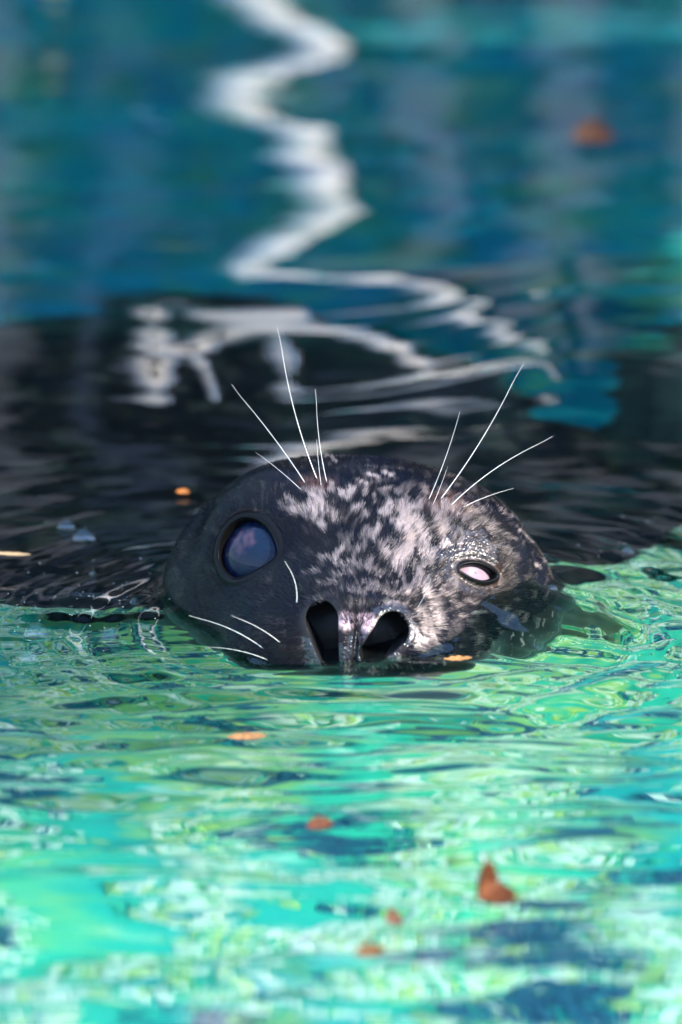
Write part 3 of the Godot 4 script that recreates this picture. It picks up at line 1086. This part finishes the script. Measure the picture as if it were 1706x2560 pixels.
func build_whiskers(root: Node3D) -> void:
	var horn := paint(Color(0.80, 0.76, 0.68), 0.3, 0.6)
	horn.subsurf_scatter_enabled = false
	var drop := StandardMaterial3D.new()
	drop.transparency = BaseMaterial3D.TRANSPARENCY_ALPHA
	drop.albedo_color = Color(1, 1, 1, 0.0)
	drop.roughness = 0.02
	drop.refraction_enabled = true
	drop.refraction_scale = 0.033
	var inv := head_at.affine_inverse()
	for w in whiskers:
		var base := head_at * hit(w[0], w[1])
		var depth := -(base - eye).dot(cam_back)
		var tip := at_depth(w[2], w[3], depth - w[6])
		var side := (tip - base).cross(cam_back)
		var pts := PackedVector3Array()
		var rad := PackedFloat32Array()
		for i in 15:
			var f := i / 14.0
			var q: Vector3 = base.lerp(tip, f) + side * (w[4] * 4.0 * f * (1.0 - f))
			if w[5] > 0.5 and f > 0.9:
				q += side * (0.012 * (f - 0.9) * 10.0 * (1.0 if w[4] > 0 else -1.0))
			pts.append(inv * q)
			rad.append(w[5] * 0.00041 * lerpf(1.0, 0.28, f) * (1.0 + 0.14 * sin(f * 40.0)))
		var o := obj("whisker", tube(pts, rad, 7), horn, root)
		if w[3] < 1250 and w[5] > 0.5:
			var f := 0.22 + 0.1 * rng.randf()
			var sm := SphereMesh.new()
			sm.radius = 0.00075
			sm.height = 0.0019
			sm.radial_segments = 12
			sm.rings = 8
			var bead := obj("water_bead", sm, drop, o)
			bead.position = pts[int(f * 14)]

# ------------------------------------------------------------------ leaves and bubbles on the water
func leaf_mesh(length: float, width: float, curl: float, seed_: int) -> ArrayMesh:
	var p := PackedVector3Array()
	var rows := 15
	var cols := 9
	var cols_ := PackedColorArray()
	for i in rows:
		var f := i / (rows - 1.0)
		var w := width * 0.5 * pow(sin(PI * clampf(f * 0.94 + 0.03, 0, 1)), 0.8) * (1.0 + 0.16 * sin(f * 23.0 + seed_))
		for j in cols:
			var g := j / (cols - 1.0) * 2.0 - 1.0
			var blotch := clampf(0.75 + 0.6 * n_mid.get_noise_2d(f * 4.0 + seed_, g * 2.0) + 0.35 * n_fine.get_noise_2d(f * 14.0 + seed_, g * 7.0), 0.25, 1.15)
			if absf(g) < 0.1:
				blotch = 1.35
			cols_.append(Color(blotch, blotch * 0.96, blotch * 0.9))
			p.append(Vector3((f - 0.5) * length, curl * (g * g * w * 2.0 + pow(f - 0.5, 2.0) * length) - 0.0004 * exp(-g * g * 40.0), g * w))
	var top := sheet(p, rows, cols, cols_, true)
	return top

func build_floating_things() -> void:
	# pixel x, y, length px, width px, turn, tilt, colour, label
	var list := [
		[1208, 2262, 150, 130, 1.2, 0.85, Color(0.16, 0.055, 0.02), "curled rust brown leaf, largest leaf floating low in the foreground", 0.5],
		[985, 2298, 46, 40, 0.4, 0.5, Color(0.17, 0.075, 0.04), "pale orange leaf scrap left of the large rust brown leaf", 0.3],
		[618, 1862, 100, 22, 0.12, 0.25, Color(0.42, 0.21, 0.08), "straight tan leaf sliver floating in front of the seal", 0.1],
		[1145, 1684, 72, 16, 0.16, 0.25, Color(0.42, 0.21, 0.07), "narrow orange leaf sliver by the right side of the muzzle", 0.1],
		[800, 2086, 75, 30, 0.5, 0.5, Color(0.14, 0.045, 0.018), "red brown leaf scrap left of the middle of the foreground", 0.3],
		[925, 2398, 85, 34, 0.35, 0.4, Color(0.18, 0.085, 0.028), "orange leaf nearest the camera at the bottom", 0.3],
		[1482, 372, 110, 60, 0.1, 0.5, Color(0.07, 0.027, 0.012), "orange brown leaf floating far behind the seal on the right", 0.4],
		[458, 1238, 36, 14, -0.4, 0.3, Color(0.60, 0.22, 0.05), "small orange leaf fleck behind the left of the head", 0.2],
		[30, 1388, 95, 12, -0.18, 0.15, Color(0.62, 0.42, 0.22), "tan pine needle at the left edge beside the head", 0.05],
		[140, 2, 95, 70, 0.0, 0.4, Color(0.55, 0.42, 0.08), "yellow leaf far back at the top left", 0.3],
	]
	for l in list:
		var at := on_water(l[0], l[1])
		var scale := -(at - eye).dot(cam_back) * PX
		var mat := paint(l[6], 0.6, 0.3)
		mat.vertex_color_use_as_albedo = true
		mat.backlight_enabled = true
		mat.backlight = Color(0.12, 0.06, 0.03)
		var o := obj("floating_leaf", leaf_mesh(l[2] * scale, l[3] * scale * (1.0 if l[5] > 0.7 else 1.6), l[8], int(l[0])), mat)
		tag(o, l[7], "leaf", "leaf litter on the water")
		o.basis = Basis(Vector3.UP, l[4]) * Basis(Vector3.RIGHT, l[5])
		o.position = Vector3(at.x, surface(at.x, at.z) + 0.0015 + 0.5 * l[3] * scale * sin(l[5]) * 0.6, at.z)
	var film := StandardMaterial3D.new()
	film.transparency = BaseMaterial3D.TRANSPARENCY_ALPHA
	film.albedo_color = Color(1, 1, 1, 0.0)
	film.roughness = 0.02
	var domes := [[166, 1322, 26, "bubble highest on the left, behind the tan needle"], [210, 1352, 34, "big bubble just below the highest one on the left"], [90, 1595, 34, "long bubble left of the dark cheek"], [278, 1594, 28, "round bubble between the long bubble and the muzzle"], [72, 1646, 26, "bubble lowest at the left edge"], [310, 1606, 8, "tiny bubble beside the round bubble"], [336, 1514, 12, "small bubble near the left waterline of the head"], [215, 1612, 7, "tiny bubble under the round bubble"], [232, 1434, 10, "small bubble left of the clouded eye"], [1602, 1420, 22, "bubble off the right side of the head"], [1570, 1386, 16, "bubble behind the one off the right side"], [1625, 1376, 10, "tiny bubble far off the right side"], [1380, 1520, 14, "bubble right of the half closed eye"], [1300, 1540, 12, "bubble on the wet right cheek"]]
	for d in domes:
		var at := on_water(d[0], d[1])
		var r: float = d[2] * 2.344e-4
		var sm := SphereMesh.new()
		sm.radius = r
		sm.height = r * 1.1
		sm.is_hemisphere = true
		sm.radial_segments = 24
		sm.rings = 8
		var o := obj("bubble", sm, film)
		o.position = Vector3(at.x, surface(at.x, at.z) - 0.0002, at.z)
		tag(o, d[3], "bubble", "air bubbles on the water")

func build_foam() -> void:
	var sm := SphereMesh.new()
	sm.radius = 1.0
	sm.height = 1.3
	sm.radial_segments = 10
	sm.rings = 5
	var mm := MultiMesh.new()
	mm.transform_format = MultiMesh.TRANSFORM_3D
	mm.mesh = sm
	mm.instance_count = 110
	for i in mm.instance_count:
		var at := on_water(rng.randf_range(0, 430), clampf(1540.0 + 75.0 * rng.randfn(), 1400, 1700)) if i < 80 else on_water(1560.0 + 70.0 * rng.randfn(), 1390.0 + 45.0 * rng.randfn())
		var r := rng.randf_range(0.0002, 0.00055)
		mm.set_instance_transform(i, Transform3D(Basis.from_scale(Vector3(r, r, r)), Vector3(at.x, surface(at.x, at.z), at.z)))
	var o := MultiMeshInstance3D.new()
	o.name = "foam"
	o.multimesh = mm
	o.material_override = paint(Color(0.25, 0.3, 0.3), 0.15)
	add_child(o, true)
	tag(o, "tiny foam specks scattered on the water beside the head", "foam")
	o.set_meta("kind", "stuff")

func surface(x: float, z: float) -> float:
	return ripple(x, z)
